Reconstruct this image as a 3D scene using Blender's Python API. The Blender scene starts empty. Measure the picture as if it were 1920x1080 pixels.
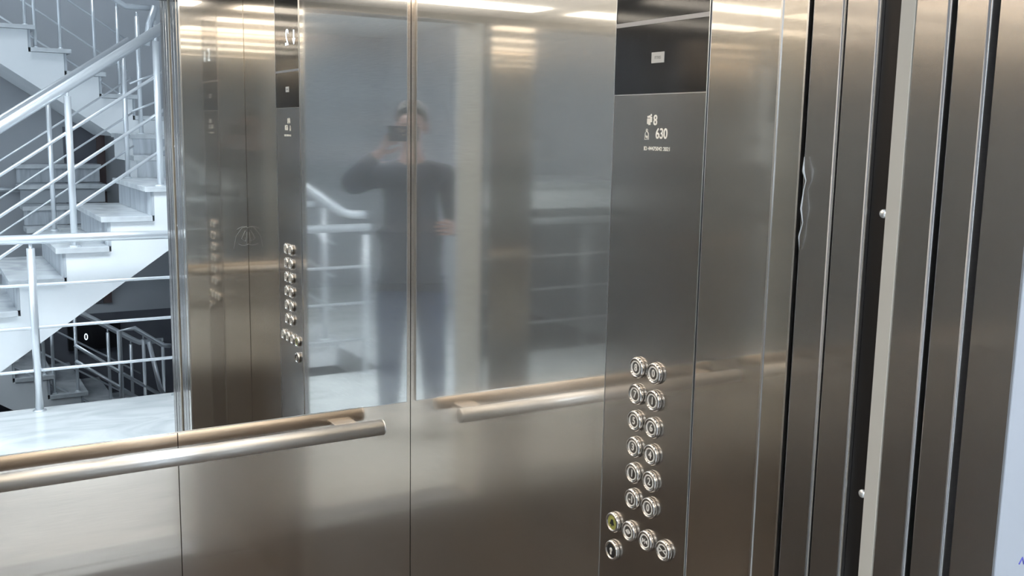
import bpy, bmesh, math, random
from mathutils import Vector, Matrix
random.seed(7)
sc = bpy.context.scene
col = sc.collection

# ---------------------------------------------------------------- camera
F_PX = 1860.09
CAM = Vector((-1.04, -2.224, 1.62))
yaw, pit, rol = 0.540485, -0.155515, 0.017745
fw = Vector((math.sin(yaw)*math.cos(pit), math.cos(yaw)*math.cos(pit), math.sin(pit)))
rt = fw.cross(Vector((0, 0, 1))).normalized()
up = rt.cross(fw)
r2 = rt*math.cos(rol) + up*math.sin(rol)
u2 = -rt*math.sin(rol) + up*math.cos(rol)
cam = bpy.data.cameras.new('camera')
camo = bpy.data.objects.new('camera', cam)
col.objects.link(camo)
camo.matrix_world = Matrix(((r2.x, u2.x, -fw.x, CAM.x), (r2.y, u2.y, -fw.y, CAM.y), (r2.z, u2.z, -fw.z, CAM.z), (0, 0, 0, 1)))
cam.sensor_width = 36.0
cam.lens = 36.0*F_PX/1920.0
cam.clip_start = 0.01
cam.clip_end = 200
sc.camera = camo

# ---------------------------------------------------------------- world, exposure
w = bpy.data.worlds.new('world'); sc.world = w; w.use_nodes = True
bg = w.node_tree.nodes['Background']
bg.inputs[0].default_value = (0.72, 0.86, 1.0, 1)
bg.inputs[1].default_value = 1.0
sc.view_settings.view_transform = 'Standard'
sc.view_settings.look = 'None'
sc.view_settings.gamma = 1.0
sc.view_settings.use_curve_mapping = False
sc.view_settings.exposure = 0.92
sc.cycles.use_denoising = True
sc.cycles.max_bounces = 16
sc.cycles.glossy_bounces = 12
sc.cycles.diffuse_bounces = 4
sc.cycles.transparent_max_bounces = 8
sc.cycles.sample_clamp_indirect = 6.0
sc.cycles.blur_glossy = 0.3

LANDING_FILL = 26.0      # strength of the unseen fill panels added over landing and stairs
CAB_LAMP = 3.3           # strength of the cab's ceiling light slots

# ---------------------------------------------------------------- materials
def mat(name, color=(.5, .5, .5), rough=.5, metal=0, emit=None, spec=.5):
    m = bpy.data.materials.new(name); m.use_nodes = True
    b = m.node_tree.nodes['Principled BSDF']
    b.inputs['Base Color'].default_value = (*color, 1)
    b.inputs['Roughness'].default_value = rough
    b.inputs['Metallic'].default_value = metal
    b.inputs['Specular IOR Level'].default_value = spec
    if emit:
        b.inputs['Emission Color'].default_value = (*emit[0], 1)
        b.inputs['Emission Strength'].default_value = emit[1]
    return m

def noise_color(m, c1, c2, scale=(5, 5, 5), detail=4, lo=.35, hi=.65, distortion=0):
    nt = m.node_tree; N = nt.nodes; L = nt.links
    tc = N.new('ShaderNodeTexCoord'); mp = N.new('ShaderNodeMapping'); mp.inputs['Scale'].default_value = scale
    nz = N.new('ShaderNodeTexNoise'); nz.inputs['Detail'].default_value = detail; nz.inputs['Scale'].default_value = 1
    nz.inputs['Distortion'].default_value = distortion
    cr = N.new('ShaderNodeValToRGB')
    cr.color_ramp.elements[0].color = (*c1, 1); cr.color_ramp.elements[0].position = lo
    cr.color_ramp.elements[1].color = (*c2, 1); cr.color_ramp.elements[1].position = hi
    L.new(tc.outputs['Object'], mp.inputs[0]); L.new(mp.outputs[0], nz.inputs[0]); L.new(nz.outputs[0], cr.inputs[0])
    L.new(cr.outputs[0], N['Principled BSDF'].inputs['Base Color'])
    return m

def steel(name, color, r1, r2, fac, aniso=.5, wave=.00025, wscale=(2.2, 2.2, 1.1), rot=0.0, grain=.05):
    """two-lobe brushed stainless steel: a sharp lobe (share fac) over a wide brushed one, with slightly wavy sheet"""
    m = bpy.data.materials.new(name); m.use_nodes = True
    nt = m.node_tree; N = nt.nodes; L = nt.links
    N.remove(N['Principled BSDF']); out = N['Material Output']
    tc = N.new('ShaderNodeTexCoord')
    mp = N.new('ShaderNodeMapping'); mp.inputs['Scale'].default_value = wscale
    nz = N.new('ShaderNodeTexNoise'); nz.inputs['Scale'].default_value = 1; nz.inputs['Detail'].default_value = 1.0
    L.new(tc.outputs['Object'], mp.inputs[0]); L.new(mp.outputs[0], nz.inputs[0])
    bp = N.new('ShaderNodeBump'); bp.inputs['Strength'].default_value = 1; bp.inputs['Distance'].default_value = wave
    L.new(nz.outputs[0], bp.inputs['Height'])
    mp2 = N.new('ShaderNodeMapping'); mp2.inputs['Scale'].default_value = (14, 14, 900)
    nz2 = N.new('ShaderNodeTexNoise'); nz2.inputs['Scale'].default_value = 1; nz2.inputs['Detail'].default_value = 3
    L.new(tc.outputs['Object'], mp2.inputs[0]); L.new(mp2.outputs[0], nz2.inputs[0])
    cr = N.new('ShaderNodeMapRange')
    cr.inputs['From Min'].default_value = .3; cr.inputs['From Max'].default_value = .7
    cr.inputs['To Min'].default_value = 1-grain; cr.inputs['To Max'].default_value = 1+grain
    L.new(nz2.outputs[0], cr.inputs['Value'])
    sc_ = N.new('ShaderNodeVectorMath'); sc_.operation = 'SCALE'; sc_.inputs[0].default_value = color
    L.new(cr.outputs[0], sc_.inputs['Scale'])
    tg = N.new('ShaderNodeTangent'); tg.direction_type = 'UV_MAP'; tg.uv_map = 'UVMap'
    gs = []
    for r in (r1, r2):
        g = N.new('ShaderNodeBsdfAnisotropic'); g.distribution = 'MULTI_GGX'
        g.inputs['Roughness'].default_value = r
        g.inputs['Anisotropy'].default_value = aniso
        g.inputs['Rotation'].default_value = rot
        L.new(sc_.outputs[0], g.inputs['Color']); L.new(bp.outputs[0], g.inputs['Normal']); L.new(tg.outputs[0], g.inputs['Tangent'])
        gs.append(g)
    mx = N.new('ShaderNodeMixShader'); mx.inputs[0].default_value = fac
    L.new(gs[1].outputs[0], mx.inputs[1]); L.new(gs[0].outputs[0], mx.inputs[2]); L.new(mx.outputs[0], out.inputs[0])
    return m

M = {}
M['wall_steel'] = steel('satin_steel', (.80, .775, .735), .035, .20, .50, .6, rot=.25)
M['low_steel'] = steel('lower_satin_steel', (.93, .825, .72), .06, .20, .45, .6, wave=.0006, wscale=(1.5, 1.5, 1.8), rot=.25)
M['cop_steel'] = steel('faceplate_steel', (.56, .53, .50), .07, .22, .40, .6, wave=.0001, rot=.25)
M['front_steel'] = steel('front_panel_steel', (.72, .68, .63), .035, .18, .45, .6, wave=.00035, wscale=(1.6, 1.6, 1.0), rot=.25)
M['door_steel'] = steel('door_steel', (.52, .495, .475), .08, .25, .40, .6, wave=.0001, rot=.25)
M['edge_steel'] = steel('edge_steel', (.78, .77, .76), .12, .3, .5, .2, wave=0.0)
M['dull_edge'] = mat('rounded_edge_steel', (.34, .345, .36), .38, 1)
M['polished'] = mat('polished_steel', (.97, .965, .955), .30, .75)
M['rail_steel'] = mat('stair_rail_steel', (.84, .87, .90), .32, .75)
M['mirror'] = mat('mirror_glass', (.90, .92, .92), 0.0, 1)
M['gap'] = mat('dark_gap', (.012, .012, .014), .6)
M['dark_strip'] = mat('dark_strip', (.03, .026, .024), .4, .6)
M['beige'] = mat('beige_paint', (.46, .42, .36), .55)
M['cream'] = mat('cream_paint', (.86, .81, .70), .5)
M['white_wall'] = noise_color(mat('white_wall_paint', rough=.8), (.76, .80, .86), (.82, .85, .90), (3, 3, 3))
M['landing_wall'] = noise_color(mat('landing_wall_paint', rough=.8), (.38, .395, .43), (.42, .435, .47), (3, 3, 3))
M['stringer'] = noise_color(mat('stringer_paint', rough=.8), (.84, .87, .89), (.88, .90, .92), (4, 4, 4))
M['grey_wall'] = noise_color(mat('grey_stair_wall', rough=.85), (.46, .48, .51), (.50, .52, .55), (1.5, 1.5, 1.5))
M['soffit'] = mat('stair_soffit', (.42, .45, .48), .85)
M['marble'] = noise_color(mat('grey_marble', rough=.22), (.42, .45, .48), (.72, .75, .77), (3, 3, 3), 8, .25, .6, 1.6)
M['riser_marble'] = noise_color(mat('riser_marble', rough=.3), (.32, .35, .39), (.60, .64, .68), (14, 14, 2), 6, .3, .65, 1.0)
M['floor_marble'] = noise_color(mat('landing_marble', rough=.18), (.56, .59, .60), (.76, .78, .78), (1.6, 3.2, 2), 8, .3, .6, 2.2)
M['cab_floor'] = noise_color(mat('cab_floor_granite', rough=.35), (.035, .03, .028), (.09, .08, .075), (60, 60, 60), 2)
M['ceiling_cab'] = mat('cab_ceiling_white', (.22, .215, .21), .35, .5)
M['ceiling_white'] = mat('landing_ceiling', (.85, .85, .84), .9)
M['cab_light'] = mat('cab_light_slot', (1, 1, 1), .5, 0, ((1.0, .90, .78), CAB_LAMP))
M['hall_fill_light'] = mat('landing_fill_light', (1, 1, 1), .5, 0, ((.85, .93, 1.0), LANDING_FILL))
M['black_glass'] = mat('black_glass', (.018, .018, .020), .06, 0, None, .8)
M['lcd'] = mat('lit_digit', (.8, .9, 1), .5, 0, ((.75, .90, 1.0), 1.2))
M['etched'] = mat('etched_marking', (.97, .95, .89), .6)
M['plate'] = mat('grey_plate', (.50, .51, .51), .5)
M['plate_ink'] = mat('plate_ink', (.22, .22, .22), .6)
M['button_chrome'] = mat('button_chrome', (.82, .80, .77), .14, 1)
M['button_face'] = mat('button_face', (.30, .285, .27), .3, .9)
M['button_dark'] = mat('button_dark', (.04, .04, .042), .35, .2)
M['button_yellow'] = mat('button_yellow', (.55, .54, .16), .35, .3)
M['legend'] = mat('button_legend', (.92, .89, .84), .5)
M['ink'] = mat('blue_ink', (.10, .10, .48), .6)
M['unlit_dark'] = noise_color(mat('unlit_dark', rough=.35), (.11, .115, .14), (.15, .155, .18), (3, 3, 3))  # dark colour stands in for the missing light of the lower storey
M['brown_door'] = mat('brown_door', (.11, .075, .075), .5)
M['frame_white'] = mat('window_frame', (.8, .8, .8), .4)
M['film'] = mat('peeling_film', (.42, .43, .44), .35)
M['skin'] = mat('skin', (.42, .25, .20), .5)
M['hair'] = mat('hair', (.10, .085, .075), .7)
M['jacket'] = mat('dark_jacket', (.045, .052, .070), .85)
M['jeans'] = mat('blue_jeans', (.06, .085, .15), .9)
M['shoe'] = mat('shoes', (.02, .02, .02), .5)
M['eye'] = mat('eye', (.05, .04, .03), .2)
M['lip'] = mat('lip', (.45, .20, .17), .5)
M['phone'] = mat('phone', (.02, .02, .025), .2)

# ---------------------------------------------------------------- builders
WP = {}          # world position of each object (nothing is rotated except where noted)
def tag(o, label=None, cat=None, group=None, kind=None):
    if label: o['label'] = label
    if cat: o['category'] = cat
    if group: o['group'] = group
    if kind: o['kind'] = kind
    return o

def empty(name, loc, label=None, cat=None, group=None, rz=0, kind=None):
    o = bpy.data.objects.new(name, None); col.objects.link(o)
    o.location = loc; o.rotation_euler = (0, 0, rz); o.empty_display_size = .05
    WP[o.name] = Vector(loc)
    return tag(o, label, cat, group, kind)

class MB:
    def __init__(s): s.bm = bmesh.new()
    def box(s, x0, x1, y0, y1, z0, z1):
        x0, x1 = min(x0, x1), max(x0, x1); y0, y1 = min(y0, y1), max(y0, y1); z0, z1 = min(z0, z1), max(z0, z1)
        v = [s.bm.verts.new(p) for p in ((x0,y0,z0),(x1,y0,z0),(x1,y1,z0),(x0,y1,z0),(x0,y0,z1),(x1,y0,z1),(x1,y1,z1),(x0,y1,z1))]
        for f in ((0,3,2,1),(4,5,6,7),(0,1,5,4),(1,2,6,5),(2,3,7,6),(3,0,4,7)): s.bm.faces.new([v[i] for i in f])
        return s
    def prism(s, poly, axis, a, b):
        """poly: 2D points in the other two axes (order x,y,z), extruded along axis from a to b"""
        def P(p, t):
            c = list(p); c.insert(axis, t); return c
        A = [s.bm.verts.new(P(p, a)) for p in poly]; B = [s.bm.verts.new(P(p, b)) for p in poly]
        s.bm.faces.new(A); s.bm.faces.new(B[::-1])
        n = len(poly)
        for i in range(n): s.bm.faces.new((A[i], B[i], B[(i+1) % n], A[(i+1) % n]))
        return s
    def tube(s, pts, r, seg=16, cap=True):
        pts = [Vector(p) for p in pts]; rings = []
        prev = None
        for i, p in enumerate(pts):
            d = (pts[min(i+1, len(pts)-1)] - pts[max(i-1, 0)]).normalized()
            a = d.cross(Vector((0, 0, 1)))
            if a.length < .2: a = d.cross(Vector((1, 0, 0)))
            a.normalize()
            if prev is not None and a.dot(prev) < 0: a = -a
            prev = a
            b = d.cross(a)
            rr = r[i] if isinstance(r, (list, tuple)) else r
            rings.append([s.bm.verts.new(p + (a*math.cos(t)+b*math.sin(t))*rr) for t in [2*math.pi*k/seg for k in range(seg)]])
        for i in range(len(rings)-1):
            for k in range(seg):
                f = s.bm.faces.new((rings[i][k], rings[i][(k+1) % seg], rings[i+1][(k+1) % seg], rings[i+1][k])); f.smooth = True
        if cap: s.bm.faces.new(rings[0][::-1]); s.bm.faces.new(rings[-1])
        return s
    def lathe(s, prof, c, axis, seg=32):
        """prof: (t along axis, radius) pairs"""
        c = Vector(c); ax = Vector(axis).normalized()
        a = ax.cross(Vector((0, 0, 1)));
        if a.length < .1: a = ax.cross(Vector((1, 0, 0)))
        a.normalize(); b = ax.cross(a); rings = []
        for t, r in prof:
            rings.append([s.bm.verts.new(c + ax*t + (a*math.cos(q)+b*math.sin(q))*max(r, 1e-5)) for q in [2*math.pi*k/seg for k in range(seg)]])
        for i in range(len(rings)-1):
            for k in range(seg):
                f = s.bm.faces.new((rings[i][k], rings[i][(k+1) % seg], rings[i+1][(k+1) % seg], rings[i+1][k])); f.smooth = True
        s.bm.faces.new(rings[0][::-1]); s.bm.faces.new(rings[-1])
        return s
    def build(s, name, m, parent=None, bevel=0, kind=None, origin=None):
        bmesh.ops.recalc_face_normals(s.bm, faces=s.bm.faces)
        uv = s.bm.loops.layers.uv.new('UVMap')
        for f in s.bm.faces:
            n = f.normal
            for l in f.loops:
                c = l.vert.co
                if abs(n.z) > .8: l[uv].uv = (c.x, c.y)
                elif abs(n.x) > abs(n.y): l[uv].uv = (c.y, c.z)
                else: l[uv].uv = (c.x, c.z)
        vs = [v.co.copy() for v in s.bm.verts]
        lo = Vector([min(v[i] for v in vs) for i in range(3)]); hi = Vector([max(v[i] for v in vs) for i in range(3)])
        c = (lo+hi)/2 if origin is None else Vector(origin)
        bmesh.ops.translate(s.bm, verts=s.bm.verts, vec=-c)
        me = bpy.data.meshes.new(name); s.bm.to_mesh(me); s.bm.free()
        me.materials.append(m if not isinstance(m, str) else M[m])
        o = bpy.data.objects.new(name, me); col.objects.link(o)
        if parent is not None: o.parent = parent; o.location = c - WP[parent.name]
        else: o.location = c
        WP[o.name] = c
        if bevel:
            bv = o.modifiers.new('bevel', 'BEVEL'); bv.width = bevel; bv.segments = 2; bv.limit_method = 'ANGLE'
        if kind: o['kind'] = kind
        return o

def box(name, b, m, parent=None, bevel=0, kind=None):
    return MB().box(*b).build(name, m, parent, bevel, kind)

def text(name, body, size, origin, xdir, ydir, m, parent, depth=.0004, sx=1.0, align='CENTER', bold=0.0):
    cu = bpy.data.curves.new(name, 'FONT'); cu.body = body; cu.size = size; cu.extrude = depth; cu.offset = bold
    cu.align_x = align; cu.align_y = 'CENTER'
    t = bpy.data.objects.new(name + '_tmp', cu); col.objects.link(t)
    bpy.context.view_layer.update()
    me = bpy.data.meshes.new_from_object(t.evaluated_get(bpy.context.evaluated_depsgraph_get()))
    bpy.data.objects.remove(t)
    X = Vector(xdir).normalized(); Y = Vector(ydir).normalized(); Z = X.cross(Y)
    Mx = Matrix(((X.x*sx, Y.x, Z.x, 0), (X.y*sx, Y.y, Z.y, 0), (X.z*sx, Y.z, Z.z, 0), (0, 0, 0, 1)))
    me.transform(Mx)
    me.materials.clear(); me.materials.append(M[m])
    o = bpy.data.objects.new(name, me); col.objects.link(o)
    o.parent = parent; o.location = Vector(origin) - WP[parent.name]; WP[o.name] = Vector(origin)
    return o

# ================================================================ THE CAB
XL = -1.13; CH = 2.085; YF = -1.424; XJ = -.225; XK = -1.025
SEAM = -.574
MIR0, MIR1 = .944, 2.06
T = .02
# back wall: two sheets, parted by the seam
box('wall_back', (SEAM+.001, -.001, 0, T, 0, CH), 'low_steel', kind='structure')
box('wall_back', (XL, SEAM-.001, 0, T, 0, CH), 'low_steel', kind='structure')
box('trim_1', (XL-.02, .02, T, T+.01, 0, CH), 'gap', kind='structure')
# right wall: sheet, (control panel), sheet
COP0, COP1 = -.823, -1.058
box('wall_right', (0, T, 0, COP0+.001, 0, CH), 'wall_steel', kind='structure')
box('wall_right', (0, T, COP1-.001, YF-.01, 0, CH), 'front_steel', kind='structure')
box('trim_2', (T, T+.01, T, YF, 0, CH), 'gap', kind='structure')
# left wall
box('wall_left', (XL-T, XL, T, -.70, 0, CH), 'wall_steel', kind='structure')
box('wall_left', (XL-T, XL, -.702, YF, 0, CH), 'wall_steel', kind='structure')
# front returns
box('wall_front', (XJ, .0, YF, -1.462, 0, CH), 'front_steel', bevel=.0012, kind='structure')
box('wall_front', (XL-T, XK, YF, -1.462, 0, CH), 'front_steel', bevel=.0012, kind='structure')
box('wall_front', (XK, XJ, YF, -1.462, 2.06, CH), 'front_steel', kind='structure')
box('floor', (XL-T, T, T, -1.49, -.03, 0), 'cab_floor', kind='structure')
# cab ceiling with three light slots
slots = [(-.13, .14), (-.60, .14), (-1.09, .14)]
cm = MB(); edges = [.02]
for yc, h in slots: edges += [yc+h/2, yc-h/2]
edges.append(-1.462)
for i in range(0, len(edges), 2): cm.box(XL-T, T, edges[i], edges[i+1], CH, CH+.03)
for yc, h in slots: cm.box(XL-T, XL+.08, yc+h/2, yc-h/2, CH, CH+.03); cm.box(-.08, T, yc+h/2, yc-h/2, CH, CH+.03)
cm.build('ceiling', 'ceiling_cab', kind='structure')
for yc, h in slots:
    lt = empty('ceiling_light', (-.565, yc, CH+.012), ['recessed light slot over the mirror end of the cab', 'recessed light slot across the middle of the cab ceiling', 'recessed light slot over the door end of the cab'][slots.index((yc, h))], 'light', 'light slots in the cab ceiling')
    box('diffuser', (XL+.08, -.08, yc+h/2, yc-h/2, CH-.005, CH+.016), 'cab_light', lt)
    box('housing', (XL+.08, -.08, yc+h/2, yc-h/2, CH+.017, CH+.03), 'frame_white', lt)

# mirror
mr = empty('mirror', (-.56, -.004, MIR0), 'frameless wall mirror above the handrail on the back wall', 'mirror')
box('mirror_glass', (XL+.004, -.0135, -.001, -.006, MIR0, MIR1), 'mirror', mr)
mb = MB(); mb.box(-.0135, -.0125, -.0005, -.0062, MIR0, MIR1); mb.box(XL+.004, -.0125, -.0005, -.0062, MIR0-.0012, MIR0)
mb.build('edge_trim', 'edge_steel', mr)

# handrail
hr = empty('handrail', (-.56, -.068, .90), 'round polished steel handrail fixed below the mirror', 'handrail')
MB().tube([(-1.05, -.068, .907), (-.108, -.068, .907)], .019, 32).build('tube', 'polished', hr)
for x, s_ in ((-.108, 1), (-1.05, -1)):
    MB().lathe([(0, .019), (.003, .0188), (.0045, .016), (.0048, .001)], (x, -.068, .907), (s_, 0, 0)).build('end_cap', 'polished', hr)
for x in (-.175, -.98):
    b = MB().prism([(0-.0002, .908), (-.068, .908), (-.068, .902), (-.0002, .894)], 0, x-.028, x+.028).build('bracket', 'edge_steel', hr, .001)

# ---------------------------------------------------------------- control panel (on the right wall)
cop = empty('control_panel', (0, -.94, .02), 'tall brushed steel lift control panel with black display and round buttons', 'control panel')
PX = -.0015     # face of the plate
GL0, GL1 = 1.686, 2.05
box('face_plate', (PX, .018, COP0-.001, COP1+.001, .02, GL0-.0008), 'cop_steel', cop, .0010)
mbf = MB(); mbf.box(-.0022, .001, COP0-.0002, COP0-.0014, .02, 2.084); mbf.box(-.0022, .001, COP1+.0002, COP1+.0014, .02, 2.084); mbf.box(-.0021, .001, COP0, COP1, GL0-.0012, GL0+.0006)
mbf.build('edge_trim', 'edge_steel', cop)
box('face_plate', (PX, .018, COP0-.001, COP1+.001, GL1, 2.084), 'cop_steel', cop, .0010)
dg = box('display_glass', (PX, .017, COP0-.002, COP1+.002, GL0+.001, 1.7975), 'black_glass', cop)
dg2 = box('display_glass', (PX, .017, COP0-.002, COP1+.002, 1.8045, GL1-.0005), 'black_glass', cop)
box('divider_strip', (PX-.0008, .017, COP0-.002, COP1+.002, 1.7975, 1.8045), 'dull_edge', cop)
Xd, Zd = (0, -1, 0), (0, 0, 1)
PT = PX-.0003
# small plate with worn print
pl_ = box('brand_plate', (PX-.0008, PX, -.922, -.954, 1.735, 1.752), 'plate', dg)
text('plate_lettering', 'ITTRIS', .0068, (PX-.0009, -.938, 1.7432), Xd, Zd, 'plate_ink', pl_, .0002, .85)
# floor display: arrow and 2
ar = MB()
ar.prism([(-.868+.0045, 1.924), (-.868-.0045, 1.924), (-.868-.0045, 1.898), (-.868-.013, 1.898), (-.868, 1.880), (-.868+.013, 1.898), (-.868+.0045, 1.898)], 0, PX-.0008, PX)
ar.build('down_arrow', 'lcd', dg2)
text('floor_number', '2', .070, (PX-.0004, -.935, 1.903), Xd, Zd, 'lcd', dg2, .0004, .95, bold=.0006)
# capacity marks
pm = MB()
def person_mark(yc, z, s):
    pm.lathe([(0, .0022*s), (.0004, .0022*s)], (PX-.0004, yc, z+.0165*s), (1, 0, 0), 12)
    pm.box(PX-.0004, PX, yc-.0026*s, yc+.0026*s, z+.003*s, z+.0135*s)
for yc, z, s in ((-.9185, 1.635, .85), (-.9265, 1.638, .85), (-.9225, 1.633, 1.0)): person_mark(yc, z, s)
pm.build('passenger_mark', 'etched', cop)
text('passenger_number', '8', .0235, (PT, -.9375, 1.643), Xd, Zd, 'etched', cop, .0003, .85, bold=.0003)
wm = MB()
wpts = [(-.9115, 1.6125), (-.9125, 1.6225), (-.9165, 1.6265), (-.9205, 1.6225), (-.9215, 1.6125)]
wp = [(PT, y, z) for y, z in wpts] + [(PT, wpts[0][0], wpts[0][1])]
wm.tube(wp, .0006, 6)
wm.tube([(PT, -.9165+.002*math.cos(t), 1.6275+.002*math.sin(t)) for t in [k*math.pi/5 for k in range(11)]], .0005, 6)
wm.build('weight_mark', 'etched', cop)
text('weight_lettering', 'kg', .0065, (PT, -.9165, 1.6175), Xd, Zd, 'etched', cop, .0003, .9)
text('weight_number', '630', .0235, (PT, -.9545, 1.6215), Xd, Zd, 'etched', cop, .0003, .85, bold=.0003)
text('serial_number', 'ID 44475042 2021', .0090, (PT, -.944, 1.5975), Xd, Zd, 'etched', cop, .0002, 1.0, bold=.0001)

# buttons
def make_button(y, z, legend, style):
    b = empty('button', (PX, y, z)); b.parent = cop; b.location = Vector((PX, y, z)) - WP[cop.name]
    R = .0187
    mb = MB()
    mb.lathe([(-.000, R), (.0045, R), (.0072, R*.94), (.0085, R*.86), (.0085, R*.76), (.0055, R*.72), (.0050, .001)], (PX, y, z), (-1, 0, 0), 40)
    ring = mb.build('collar', 'button_chrome', b)
    face = {'yellow': 'button_yellow', 'dark': 'button_dark'}.get(style, 'button_face')
    MB().lathe([(.0048, R*.71), (.0064, R*.70), (.0067, R*.64), (.0067, .001)], (PX, y, z), (-1, 0, 0), 36).build('cap', face, b)
    if style == 'plain':
        pts = [(PX-.0070, y+R*.60*math.cos(t), z+R*.60*math.sin(t)) for t in [2*math.pi*k/36 for k in range(37)]]
        MB().tube(pts, .0013, 6, False).build('light_ring', 'legend', b)
    lx = PX-.0070
    if legend in ('open', 'close'):
        m_ = MB(); s = .0042
        for k in (-1, 1):
            d = k if legend == 'open' else -k
            c = y - k*.0044
            m_.prism([(c-d*.003, z), (c+d*.0025, z+s), (c+d*.0025, z-s)], 0, lx-.0003, lx+.0003)
        m_.box(lx-.0003, lx+.0003, y-.0006, y+.0006, z-s*1.1, z+s*1.1)
        m_.build('legend', 'legend', b)
    elif legend == 'bell':
        m_ = MB()
        m_.prism([(y+.0065, z-.004), (y-.0065, z-.004), (y-.004, z+.001), (y-.003, z+.005), (y, z+.0065), (y+.003, z+.005), (y+.004, z+.001)], 0, lx-.0003, lx+.0003)
        m_.lathe([(0, .0016), (.0004, .0016)], (lx, y, z-.0058), (-1, 0, 0), 10)
        m_.build('legend', 'button_dark', b)
    elif legend == 'key':
        m_ = MB(); m_.lathe([(0, .0036), (.0008, .0034), (.0009, .001)], (lx, y, z+.002), (-1, 0, 0), 16); m_.box(lx-.0008, lx, y-.0018, y+.0018, z-.007, z)
        m_.build('legend', 'legend', b)
    else:
        text('legend', legend, .0175, (lx, y, z), Xd, Zd, 'legend', b, .0003, .9, bold=.0003)
    return b
LZ = [1.2275-.0469*k for k in range(6)]
for k, (a, c) in enumerate((('8', '0'), ('7', '1'), ('5', '6'), ('3', '4'), ('1', '2'), ('-1', '0'))):
    make_button(-.9195, LZ[k], a, 'plain'); make_button(-.9665, LZ[k], c, 'plain')
make_button(-.868, .932, 'bell', 'yellow'); make_button(-.915, .932, 'open', 'plain'); make_button(-.962, .932, 'close', 'plain'); make_button(-1.009, .932, '><', 'plain')
make_button(-.868, .879, 'key', 'dark')

# ---------------------------------------------------------------- door edges and frames (right side of the doorway)
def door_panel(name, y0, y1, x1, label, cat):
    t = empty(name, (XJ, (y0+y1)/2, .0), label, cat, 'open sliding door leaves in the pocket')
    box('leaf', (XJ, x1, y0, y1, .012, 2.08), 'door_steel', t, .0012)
    e = MB(); e.tube([(XJ+.0022, y1+.0030, .012), (XJ+.0022, y1+.0030, 2.08)], .0026, 16)
    e.build('leading_edge', 'dull_edge', t)
    return t
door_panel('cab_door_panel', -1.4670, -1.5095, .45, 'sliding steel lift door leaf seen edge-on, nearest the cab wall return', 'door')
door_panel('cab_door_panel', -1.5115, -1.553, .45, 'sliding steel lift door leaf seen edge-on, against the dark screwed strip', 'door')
strip = empty('shaft_gap_strip', (XJ+.01, -1.5645, 0), 'dark vertical strip with two bright screws between the door pairs', 'trim strip')
box('strip', (XJ+.006, XJ+.012, -1.5535, -1.577, .0, 2.08), 'dark_strip', strip)
for z in (1.547, 1.257):
    MB().lathe([(0, .0046), (.002, .0044), (.0034, .0028), (.0037, .0005)], (XJ+.006, -1.570, z), (-1, 0, 0), 20).build('screw', 'polished', strip)
seal = box('door_edge_seal', (XJ-.001, XJ+.02, -1.577, -1.5925, .012, 2.08), 'beige')
tag(seal, 'pale beige vertical edge strip right of the dark screwed strip', 'trim strip')
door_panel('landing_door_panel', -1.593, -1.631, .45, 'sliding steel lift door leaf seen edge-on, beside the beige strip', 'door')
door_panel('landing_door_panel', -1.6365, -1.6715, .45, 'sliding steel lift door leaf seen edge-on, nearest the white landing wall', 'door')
# dark pocket behind all gaps
# landing frame right: slightly behind, then white wall
box('trim_4', (XJ, XJ+.003, -1.6790, -1.7210, 0, 2.08), 'door_steel', kind='structure')
# left side of the doorway: closing post and landing frame
box('trim_5', (XK-.06, XK, -1.463, -1.499, 0, 2.08), 'door_steel', kind='structure')
box('trim_6', (XK-.06, XK, -1.50, -1.7195, 0, 2.08), 'cream', kind='structure')
box('trim_7', (XK-.06, .5, -1.56, -1.7235, 2.08, 2.14), 'door_steel', kind='structure')
# sills
sl = MB(); sl.box(XK, XJ, -1.49, -1.555, -.03, 0); sl.build('trim_8', 'edge_steel', kind='structure')
sl = MB(); sl.box(XK, XJ, -1.575, -1.70, -.03, 0); sl.build('trim_9', 'edge_steel', kind='structure')
box('trim_highlight_10', (XJ-.0012, XJ+.004, YF+.0015, YF-.001, .0, CH), 'edge_steel', kind='structure')  # thin bright strip imitating the highlight on the return's inner corner
box('trim_highlight_11', (XJ-.0012, XJ+.004, -1.4625, -1.4600, .0, CH), 'edge_steel', kind='structure')  # same highlight strip along the return's outer edge
# peeling film on the first leaf
pf = MB()
pts = [(XJ-.004, -1.471, 1.60), (XJ-.007, -1.4735, 1.585), (XJ-.0045, -1.4755, 1.575), (XJ-.003, -1.472, 1.565), (XJ-.006, -1.4725, 1.545), (XJ-.003, -1.4735, 1.53), (XJ-.005, -1.471, 1.515), (XJ-.002, -1.470, 1.50)]
pf.tube(pts, [.0003, .0013, .0006, .0005, .0010, .0004, .0008, .0002], 8)
film = pf.build('peeling_film', 'film'); tag(film, 'torn bit of protective film curling off the door edge', 'film')
# scratched doodle on the front return, seen in the mirror
sk = MB()
cx, cz = -.012, 1.225
P3 = lambda x, z: (x*1.25+.052, YF+.0004, z)
sk.tube([P3(-.055+.0+.030*math.cos(t)*.9, cz+.035*math.sin(t)) for t in [k*.35-2.2 for k in range(14)]], .0006, 6)
sk.tube([P3(-.085, cz-.045), P3(-.078, cz+.0), P3(-.06, cz+.03), P3(-.045, cz+.035)], .0006, 6)
sk.tube([P3(-.05, cz+.02), P3(-.062, cz-.01), P3(-.05, cz-.02), P3(-.045, cz+.015), P3(-.047, cz-.03)], .0008, 6)
tag(sk.build('scratched_doodle', 'plate'), 'faint scratched doodle on the steel return beside the doorway', 'graffiti')

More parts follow.
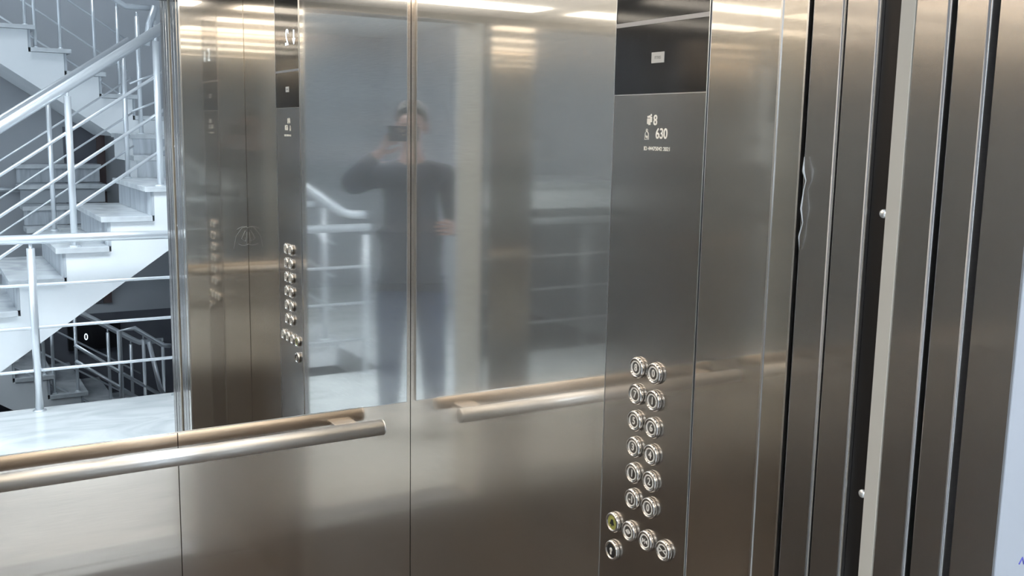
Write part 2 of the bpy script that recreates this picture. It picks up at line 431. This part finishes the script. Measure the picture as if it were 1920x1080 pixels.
# landing front wall (faces away from the cab)
wf = MB()
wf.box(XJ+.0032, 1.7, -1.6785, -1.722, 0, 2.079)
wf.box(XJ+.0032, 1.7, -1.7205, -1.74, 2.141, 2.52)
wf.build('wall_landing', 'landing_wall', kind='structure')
wf = MB(); wf.box(-3.2, XK-.001, -1.7196, -1.74, 0, 2.52); wf.build('wall_landing', 'white_wall', kind='structure')
wf = MB(); wf.box(XK-.001, XJ+.001, -1.7196, -1.74, 2.09, 2.52); wf.build('wall_landing', 'white_wall', kind='structure')
# blue handwriting by the doorway
ik = MB()
for (x, z, s, n) in ((-.178, 1.243, .008, 3), (-.186, 1.233, .010, 5), (-.165, 1.236, .008, 4), (-.17, 1.215, .009, 6)):
    ik.tube([(x+.004*i + .0006*math.sin(i*2.1), -1.7223, z + s*.5*math.sin(i*1.9) + .001*i) for i in range(n*2)], .0007, 6)
tag(ik.build('blue_handwriting', 'ink'), 'blue pen scribble on the white landing wall beside the doorway', 'handwriting')

# ================================================================ THE LANDING AND STAIRS (yv = distance in front of the mirror wall; real y is -yv)
FH = 2.72
def V(x, yv, z): return (x, -yv, z)
def vbox(name, x0, x1, a, b, z0, z1, m, parent=None, bevel=0, kind=None):
    return box(name, (x0, x1, -a, -b, z0, z1), m, parent, bevel, kind)
HXL, HXR, HYB = -3.2, 1.7, 7.5
fl = MB(); fl.box(HXL, HXR, -1.70, -3.95, -.16, 0); fl.box(HXL, -1.62, -3.95, -HYB, -.16, 0)
fl.box(-1.62, -.975, -6.28, -HYB, -.16, 0)
fl.build('floor', 'floor_marble', kind='structure')
fl = MB(); fl.box(HXL, HXR, -1.74, -3.95, FH-.16, FH); fl.box(HXL, -1.62, -3.95, -HYB, FH-.16, FH)
fl.box(-1.62, -.975, -6.28, -HYB, FH-.16, FH)
fl.build('ceiling', 'ceiling_white', kind='structure')
vbox('ceiling', HXL, HXR, 1.7, HYB, 5.3, 5.4, 'ceiling_white', kind='structure')
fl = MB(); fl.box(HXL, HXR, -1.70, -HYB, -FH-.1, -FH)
fl.build('floor', 'unlit_dark', kind='structure')
vbox('wall_stair_back', HXL, HXR, HYB, HYB+.1, -.10, 5.4, 'grey_wall', kind='structure')
vbox('wall_stair_back', HXL, HXR, HYB, HYB+.1, -FH, -.10, 'unlit_dark', kind='structure')
vbox('wall_stair_right', HXR, HXR+.1, 1.70, HYB, -.1, 5.4, 'grey_wall', kind='structure')
vbox('wall_stair_right', HXR, HXR+.1, 1.70, HYB, -FH, -.1, 'unlit_dark', kind='structure')
vbox('wall_under_landing', HXL, HXR, 1.72, 1.82, -FH, -.16, 'grey_wall', kind='structure')
vbox('wall_upper_front', HXL, HXR, 1.72, 1.82, FH, 5.4, 'white_wall', kind='structure')
# left wall; its unseen windows are added to let daylight in
wl = MB()
for a, b, z0, z1 in ((1.72, 2.2, -FH, 5.4), (5.8, HYB, -FH, 5.4), (2.2, 5.8, -FH, .9), (2.2, 5.8, 2.3, 3.5), (2.2, 5.8, 5.0, 5.4)):
    wl.box(HXL-.1, HXL, -a, -b, z0, z1)
wl.build('wall_stair_left', 'white_wall', kind='structure')
for i, (z0, z1) in enumerate(((.9, 2.3), (3.5, 5.0))):
    wn = MB()
    for yy in (2.2, 3.38, 4.56, 5.74): wn.box(HXL-.08, HXL-.02, -yy, -yy-.06, z0, z1)
    wn.box(HXL-.08, HXL-.02, -2.2, -5.8, z0, z0+.05); wn.box(HXL-.08, HXL-.02, -2.2, -5.8, z1-.05, z1)
    wn.build('window_%d' % (i+1), 'frame_white', kind='structure')
gl = bpy.data.materials.new('window_glass'); gl.use_nodes = True
_n = gl.node_tree.nodes; _l = gl.node_tree.links; _n.remove(_n['Principled BSDF'])
_t = _n.new('ShaderNodeBsdfTransparent'); _g = _n.new('ShaderNodeBsdfGlossy'); _g.inputs['Roughness'].default_value = .02; _m = _n.new('ShaderNodeMixShader'); _m.inputs[0].default_value = .06
_l.new(_t.outputs[0], _m.inputs[1]); _l.new(_g.outputs[0], _m.inputs[2]); _l.new(_m.outputs[0], _n['Material Output'].inputs[0])
M['glass'] = gl
for i, (z0, z1) in enumerate(((.9, 2.3), (3.5, 5.0))):
    vbox('window_%d_pane' % (i+1), HXL-.053, HXL-.047, 2.2, 5.8, z0, z1, 'glass', bpy.data.objects['window_%d' % (i+1)])

# unseen ceiling panels, added to light the landing and stairs
def hall_fill(x, yv, z, s, label):
    t = empty('fill_panel', V(x, yv, z), label, 'light', 'unseen fill panels added under the stairwell ceilings')
    vbox('diffuser', x-s, x+s, yv-s, yv+s, z-.02, z-.012, 'hall_fill_light', t)
    fr = MB()
    for a in ((x-s-.02, x-s, yv-s-.02, yv+s+.02), (x+s, x+s+.02, yv-s-.02, yv+s+.02), (x-s, x+s, yv-s-.02, yv-s), (x-s, x+s, yv+s, yv+s+.02)):
        fr.box(a[0], a[1], -a[2], -a[3], z-.03, z)
    fr.build('frame', 'frame_white', t)
hall_fill(-.45, 3.05, FH-.16, .28, 'unseen fill panel added over the landing before the lift')
hall_fill(-2.2, 3.05, FH-.16, .28, 'unseen fill panel added over the left end of the landing')
hall_fill(-.4, 5.4, 5.3, .30, 'unseen fill panel added high over the stairwell')

# ---------------------------------------------------------------- stair flights
def flight(name, label, x_of, z_list, y0, y1, going, rise, sgn, dz=0, base=None, extra=None, thick=.18, near_trim=True):
    """z_list: tread heights, x_of(z index): x of that tread's riser face; sgn=+1 climbs towards +x"""
    root = empty(name, V(x_of(0), (y0+y1)/2, z_list[0]-rise+dz), label, 'staircase')
    n = len(z_list)
    for i, z in enumerate(z_list):
        xa = x_of(i); xb = x_of(i)+sgn*going
        zt = z+dz
        vbox('tread', xa-sgn*.035, xb+sgn*.004, y0-.02, y1+.02, zt-.032, zt, 'marble', root, .002)
        vbox('riser', xa, xa+sgn*.018, y0+.001, y1-.001, zt-rise+.0005, zt-.033, 'riser_marble', root)
    # stringer body: sawtooth polygon following the steps, extruded over the width
    poly = []
    for i, z in enumerate(z_list):
        xa = x_of(i)+sgn*.019
        zb = z-rise+dz-.034
        if i == 0: zb = z-rise+dz
        poly.append((xa, zb)); poly.append((xa, z+dz-.034))
    xe = x_of(n-1)+sgn*going
    ze = z_list[-1]+dz-.034
    poly.append((xe, ze))
    sl_ = rise/going
    d = thick*math.sqrt(1+sl_*sl_)
    poly.append((xe, ze-d-rise*.35+.034))
    x0 = x_of(0)+sgn*.019
    zlow = z_list[0]-rise+dz
    zb_end = ze-d-rise*.35+.034
    # go down along the soffit until z = zlow
    zs = zb_end - sl_*abs(xe-x0)
    if zs < zlow:
        xs = xe - sgn*(zb_end-zlow)/sl_
        poly.append((xs, zlow))
    else: poly.append((x0, zs))
    MB().prism([(p[0], p[1]) for p in poly], 1, -y0, -y1).build('stringer', 'stringer', root)
    return root

F1Z = [.21+.175*k for k in range(7)]          # .21 ... 1.26
F1X = lambda i: .165-.253*(6-i)
def platform(name, label, boxes, dz):
    root = empty(name, V(.8, 5.7, 1.2+dz), label, 'stair landing')
    for k, (x0, x1, a, b, z) in enumerate(boxes):
        vbox('slab', x0, x1, a, b, z-.20+dz, z-.033+dz, 'stringer', root)
        vbox('marble_top', x0-.02 if x0 > .2 else x0, x1, a-.025, b, z-.032+dz, z+dz, 'marble', root)
        if k in (1, 2): vbox('riser', x0+.001, x1, a-.0185, a-.001, z-.15+dz, z-.033+dz, 'riser_marble', root)
    return root
F2Z = [1.70+.165*k for k in range(7)]
F2X = lambda i: .75-.245*(i) 
for fi, dz in enumerate((0, FH, -FH)):
    nm = ['from this landing', 'one storey up', 'one storey down'][fi]
    if fi != 1:
        flight('stair_flight', 'marble stair flight with white stringer climbing right behind the landing rail' if fi == 0 else 'dim lower stair flight climbing right below the landing', F1X, F1Z, 4.05, 5.15, .253, .175, 1, dz)
    if fi != 1:
        platform('stair_platform', 'L-shaped marble platform joining the two flights at the right' if fi == 0 else 'dim marble platform of the storey below', [(.425, HXR-.004, 4.05, 5.15, 1.26), (.30, HXR-.004, 5.20, 5.46, 1.41), (.33, HXR-.004, 5.49, 6.27, 1.56), (.77, HXR-.004, 6.30, 7.49, 1.56)], dz)
        flight('stair_flight', 'upper flight with white stringer climbing left behind the first flight' if fi == 0 else 'dim lower flight climbing left toward this landing', F2X, F2Z, 6.3, 7.42, .245, .165, -1, dz)

# ---------------------------------------------------------------- railings
def rail_obj(name, loc, label): return empty(name, loc, label, 'railing')
def post(root, x, yv, z0, z1, r):
    m = MB(); m.tube([V(x, yv, z0), V(x, yv, z1)], r, 16); m.lathe([(0, r*1.7), (.006, r*1.6), (.010, r*1.05)], V(x, yv, z0), (0, 0, 1), 20)
    m.tube([V(x, yv, z1), V(x, yv, z1+.03)], r*.45, 10)
    return m.build('post', 'rail_steel', root)
def bar(root, pts, r, name='bar'):
    return MB().tube([V(*p) for p in pts], r, 14).build(name, 'rail_steel', root)

lr = rail_obj('landing_railing', V(-.2, 3.88, 0), 'bright steel railing along the edge of the lift landing')
bar(lr, [(-1.51, 3.88, .985), (HXR-.02, 3.88, .985)], .026, 'handrail')
for z in (.727, .484, .236): bar(lr, [(-1.51, 3.88, z), (HXR-.02, 3.88, z)], .0095)
for x in (-1.48, -.52, .245, 1.0): post(lr, x, 3.88, 0, .935, .022)

SL = .675
def rz(x, off): return off + SL*(x+.63)
r1 = rail_obj('stair_railing', V(-.6, 4.08, .5), 'thick bright railing on the near side of the first flight')
def run(root, yv, xa, xb, offs, rt, rb, dz=0, top_ext=True):
    p = [(xa, yv, rz(xa, offs[0])+dz), (xb, yv, rz(xb, offs[0])+dz)]
    if top_ext: p = [(xa-.16, yv, rz(xa, offs[0])-.02+dz), (xa-.06, yv, rz(xa, offs[0])-.015+dz)] + p
    bar(root, p, rt, 'handrail')
    for o_ in offs[1:]: bar(root, [(xa+.06, yv, rz(xa+.06, o_)+dz), (xb, yv, rz(xb, o_)+dz)], rb)
run(r1, 4.09, -1.40, .285, (1.590, 1.335, 1.112, .885), .030, .0095)
for x in (.235, -.265, -.765, -1.27):
    i = max(0, min(6, int(math.floor((x-F1X(0)+.03)/.253)))); post(r1, x, 4.09, F1Z[i], rz(x, 1.59)-.055, .020)
r2_ = rail_obj('stair_railing', V(-.6, 5.11, .5), 'thinner railing on the far side of the first flight')
run(r2_, 5.11, -1.40, .27, (1.590, 1.335, 1.100, .875), .024, .0065)
for x in (.225, -.26, -.765, -1.27):
    i = max(0, min(6, int(math.floor((x-F1X(0)+.03)/.253)))); post(r2_, x, 5.11, F1Z[i], rz(x, 1.59)-.055, .016)
# F2 railing (near side of the upper flight) and the level piece on the platform
S2 = -.66
def f2z(x, off): return off + S2*(x-.03)
def f2rail(dz, label):
    r3 = rail_obj('stair_railing', V(-.3, 6.33, 1.6+dz), label)
    bar(r3, [(-1.2, 6.33, f2z(-1.2, 2.84)+dz), (.42, 6.33, f2z(.42, 2.84)+dz), (.47, 6.33, 2.555+dz), (.66, 6.33, 2.555+dz)], .022, 'handrail')
    for o_ in (2.58, 2.34, 2.11) if dz == 0 else (2.58, 2.34, 2.11): bar(r3, [(-1.2, 6.33, f2z(-1.2, o_)+dz), (.47, 6.33, f2z(.47, o_)+dz)], .0075)
    for x in (.40, .225, -.02, -.195, -.26, -.58, -.95):
        i = int(math.floor((.75+.03-x)/.245)); i = max(0, min(6, i)); post(r3, x, 6.33, F2Z[i]+dz, f2z(x, 2.84)-.05+dz, .013)
    return r3
f2rail(0, 'thin railing sloping down right along the upper flight')
f2rail(-FH, 'dim railing of the flight below, sloping down right past the landing edge')
r4 = rail_obj('stair_railing', V(.5, 5.52, 1.56), 'short upright railing on the platform at the turn')
for x in (.40, .52): post(r4, x, 5.52, 1.56, 2.40, .016)
bar(r4, [(.46, 5.52, 2.20), (.485, 5.52, 2.35), (.53, 5.52, 2.48)], .024, 'handrail')
for z in (2.0, 1.8): bar(r4, [(.33, 5.50, z-.08), (.52, 5.52, z)], .0075)
# lower storey railing by F1' and the dark landing gear seen under the white stringer
r5 = rail_obj('stair_railing', V(.2, 5.11, -1.6), 'dim railing of the lower flight climbing right')
run(r5, 5.11, -1.40, .27, (1.590, 1.335, 1.100, .875), .024, .0075, -FH)
r6 = rail_obj('stair_railing', V(.3, 5.55, -1.2), 'dim bent railing at the turn of the lower stairs')
bar(r6, [(.19, 5.55, -1.16), (.19, 5.55, .10), (.30, 5.55, .11), (.50, 5.55, -.04), (.56, 5.55, -.05)], .018, 'handrail')
for x, z in ((.36, .02), (.50, -.02)): post(r6, x, 5.55, -1.16, z, .013)
bar(r6, [(.40, 5.55, .0), (.47, 5.55, -.38), (.62, 5.55, -.62)], .018, 'handrail')
bar(r6, [(-.12, 5.55, .02), (.16, 5.55, -.20), (.50, 5.55, -.45)], .014)
bar(r6, [(-.12, 5.55, -.10), (.16, 5.55, -.32), (.45, 5.55, -.55)], .014)

# things behind the stairs
dsp = empty('floor_display', V(.22, 7.44, -.36), 'small black display with a lit 0 on the dark lower wall', 'sign')
vbox('case', .05, .50, 7.42, 7.499, -.42, -.18, 'black_glass', dsp)
text('digit', '0', .085, V(.20, 7.418, -.30), (-1, 0, 0), (0, 0, 1), 'lcd', dsp, .002, .8)
pipe = MB().tube([V(-1.4, 7.40, 1.06), V(.46, 7.40, 1.05)], .022).build('wall_pipe', 'rail_steel')
tag(pipe, 'thin horizontal pipe on the grey wall behind the stairs', 'pipe')
bs = empty('back_steps', V(.05, 7.0, .4), 'shaded marble steps seen front-on behind the first flight', 'steps')
for k in range(4):
    vbox('tread', -.32, .36, 6.45+.24*k, 6.74+.24*k, .80+.16*k-.035, .80+.16*k, 'marble', bs)
    vbox('riser', -.31, .35, 6.49+.24*k, 6.50+.24*k, .80+.16*k-.155, .80+.16*k-.036, 'riser_marble' if k % 2 else 'soffit', bs)
fr = empty('door_frame', V(.4, 7.46, .5), 'brown wooden door frame post beside a dark recess under the upper flight', 'door frame')
vbox('frame_post', .37, .44, 7.44, 7.499, .0, 1.62, 'brown_door', fr)
vbox('recess_shade_panel', .10, .369, 7.47, 7.498, .0, 1.60, 'unlit_dark', fr)  # flat dark panel standing in for the shade inside the recess

# ================================================================ THE PHOTOGRAPHER (stands on the landing, seen in the corner of mirror and wall)
PO = Vector((CAM.x, CAM.y, 0)) - Vector((.4236, .9058, 0))*.33
man = empty('person', PO, 'person in dark jacket and jeans holding up a phone, reflected in the corner', 'person', rz=-yaw)
def skinned(name, joints, edges, m, parent, sub=2, root=0):
    me = bpy.data.meshes.new(name); me.from_pydata([j[:3] for j in joints], edges, []); me.update()
    o = bpy.data.objects.new(name, me); col.objects.link(o); o.parent = parent
    sk_ = o.modifiers.new('skin', 'SKIN'); sk_.use_smooth_shade = True; sk_.branch_smoothing = .6
    for i, j in enumerate(joints):
        d = me.skin_vertices[0].data[i]; r = j[3]
        d.radius = r if isinstance(r, tuple) else (r, r)
        d.use_root = (i == root)
    if sub:
        s_ = o.modifiers.new('sub', 'SUBSURF'); s_.levels = sub; s_.render_levels = sub
    # bake
    bpy.context.view_layer.update()
    ev = o.evaluated_get(bpy.context.evaluated_depsgraph_get())
    me2 = bpy.data.meshes.new_from_object(ev)
    o.modifiers.clear(); o.data = me2; me2.name = name
    me2.materials.clear(); me2.materials.append(M[m])
    for p in me2.polygons: p.use_smooth = True; p.material_index = 0
    return o

J = []; E_ = []; idx = {}
def j(n, x, y, z, r, par=None):
    idx[n] = len(J); J.append((x, y, z, r))
    if par: E_.append((idx[par], idx[n]))
j('pelvis', 0, 0, .95, (.15, .11))
j('waist', 0, 0, 1.08, (.135, .10), 'pelvis'); j('chest', 0, .0, 1.27, (.15, .11), 'waist'); j('collar', 0, -.005, 1.41, (.11, .085), 'chest')
j('neck', 0, .0, 1.49, (.055, .055), 'collar'); j('neck2', 0, .015, 1.545, (.052, .055), 'neck')
j('jaw', 0, .035, 1.585, (.056, .068), 'neck2'); j('head', 0, .02, 1.655, (.074, .092), 'jaw'); j('crown', 0, .012, 1.715, (.062, .078), 'head')
def hand(sd, wr, tip, side_v, palm_n):
    """wrist, direction to fingertips, thumb side"""
    W = Vector(wr); D = (Vector(tip)-W).normalized(); S = Vector(side_v); S = (S-D*S.dot(D)).normalized(); Nn = Vector(palm_n).normalized()
    pm_ = W + D*.055
    j(sd+'palm', *pm_, (.030, .016), sd+'wrist')
    for k, (o_, ln, rr) in enumerate(((.030, .068, .0085), (.011, .078, .009), (-.009, .072, .0085), (-.027, .056, .0075))):
        b = W + D*.088 + S*o_
        j('%sf%da' % (sd, k), *b, rr*1.15, sd+'palm')
        b2 = b + D*ln*.45 + Nn*ln*.12; j('%sf%db' % (sd, k), *b2, rr, '%sf%da' % (sd, k))
        b3 = b2 + D*ln*.30 + Nn*ln*.30; j('%sf%dc' % (sd, k), *b3, rr*.9, '%sf%db' % (sd, k))
        b4 = b3 + D*ln*.10 + Nn*ln*.28; j('%sf%dd' % (sd, k), *b4, rr*.75, '%sf%dc' % (sd, k))
    t1 = W + D*.030 + S*.034 + Nn*.006; j(sd+'t1', *t1, .0115, sd+'wrist')
    t2 = t1 + D*.030 + S*.014 + Nn*.012; j(sd+'t2', *t2, .0095, sd+'t1')
    t3 = t2 + D*.024 + S*.002 + Nn*.010; j(sd+'t3', *t3, .0078, sd+'t2')
# arms
j('Rs', .175, -.005, 1.405, .058, 'collar'); j('Re', .32, .13, 1.335, .043, 'Rs'); j('Rwrist', .135, .235, 1.515, (.028, .022), 'Re')
hand('R', (.135, .235, 1.515), (.03, .275, 1.625), (-.6, .0, -.6), (-.25, .9, .1))
j('Ls', -.175, -.005, 1.405, .058, 'collar'); j('Le', -.25, .0, 1.12, .043, 'Ls'); j('Lwrist', -.245, .20, 1.125, (.028, .022), 'Le')
hand('L', (-.245, .20, 1.125), (-.21, .32, 1.15), (.2, 0, .9), (.9, .1, -.2))
for s_, n in ((1, 'r'), (-1, 'l')):
    j(n+'hip', s_*.095, 0, .87, (.088, .092), 'pelvis'); j(n+'knee', s_*.115, .02, .49, (.058, .062), n+'hip'); j(n+'calf', s_*.12, -.01, .34, (.055, .058), n+'knee')
    j(n+'ankle', s_*.125, -.02, .09, (.036, .04), n+'calf'); j(n+'ball', s_*.135, .10, .035, (.038, .028), n+'ankle'); j(n+'toe', s_*.14, .17, .028, (.030, .020), n+'ball')
body = skinned('body', J, E_, 'skin', man)
# clothing children follow the same skeleton, a little fuller
def grow(names, extra):
    ids = [idx[n] for n in names]; mp_ = {a: k for k, a in enumerate(ids)}
    js = []
    for a in ids:
        x, y, z, r = J[a]; r = r if isinstance(r, tuple) else (r, r); js.append((x, y, z, (r[0]+extra, r[1]+extra)))
    es = [(mp_[a], mp_[b]) for a, b in E_ if a in mp_ and b in mp_]
    return js, es
js, es = grow(['pelvis', 'waist', 'chest', 'collar', 'neck', 'Rs', 'Re', 'Rwrist', 'Ls', 'Le', 'Lwrist'], .024)
for k in (7, 10):      # stop the cuffs just short of the hands
    a = Vector(js[k-1][:3]); b = Vector(js[k][:3]); js[k] = (*(a+(b-a)*.93), (.036, .034))
js[0] = (0, 0, .95, (.172, .135)); js.append((0, 0, .84, (.172, .138))); es.append((0, len(js)-1)); js[4] = (0, -.005, 1.50, (.078, .078))
skinned('jacket', js, es, 'jacket', man)
js, es = grow(['pelvis', 'rhip', 'rknee', 'rcalf', 'rankle', 'lhip', 'lknee', 'lcalf', 'lankle'], .014)
js.append((0, 0, 1.03, (.15, .115))); es.append((0, len(js)-1))
skinned('trousers', js, es, 'jeans', man)
for n in 'rl':
    js, es = grow([n+'ankle', n+'ball', n+'toe'], .010); js[0] = (js[0][0], js[0][1], .085, (.045, .05))
    skinned('shoe', js, es, 'shoe', man, 2, 1)
# hair and face
def blob(name, c, r, m, parent, cut=None):
    bm = bmesh.new(); bmesh.ops.create_uvsphere(bm, u_segments=24, v_segments=16, radius=1)
    for v in bm.verts: v.co = Vector((v.co.x*r[0], v.co.y*r[1], v.co.z*r[2]))
    if cut: bmesh.ops.bisect_plane(bm, geom=bm.verts[:]+bm.edges[:]+bm.faces[:], plane_co=cut[0], plane_no=cut[1], clear_outer=True)
    for f in bm.faces: f.smooth = True
    me = bpy.data.meshes.new(name); bm.to_mesh(me); bm.free(); me.materials.append(M[m])
    o = bpy.data.objects.new(name, me); col.objects.link(o); o.parent = parent; o.location = c; return o
blob('hair', (0, -.002, 1.690), (.088, .108, .092), 'hair', man, ((0, .045, 0), (0, .75, -.65)))
for s_ in (-1, 1):
    blob('ear', (s_*.076, .010, 1.635), (.012, .020, .032), 'skin', man)
    blob('eye', (s_*.031, .094, 1.652), (.012, .008, .006), 'eye', man)
blob('nose', (0, .112, 1.622), (.012, .016, .024), 'skin', man)
blob('mouth', (0, .098, 1.588), (.024, .008, .006), 'lip', man)
# phone
f3 = Vector((math.sin(yaw), math.cos(yaw), 0)); r3v = Vector((math.cos(yaw), -math.sin(yaw), 0))
pc = Vector((CAM.x, CAM.y, CAM.z)) - f3*.016 + r3v*.0
ph = empty('phone', pc, 'dark phone held at eye level by the reflected person', 'phone', rz=-yaw)
bm = bmesh.new(); bmesh.ops.create_cube(bm, size=1)
for v in bm.verts: v.co = Vector((v.co.x*.150, v.co.y*.008, v.co.z*.074))
me = bpy.data.meshes.new('case'); bm.to_mesh(me); bm.free(); me.materials.append(M['phone'])
o = bpy.data.objects.new('case', me); col.objects.link(o); o.parent = ph; o.location = (.045, -.004, -.015)
bv = o.modifiers.new('bevel', 'BEVEL'); bv.width = .003; bv.segments = 3
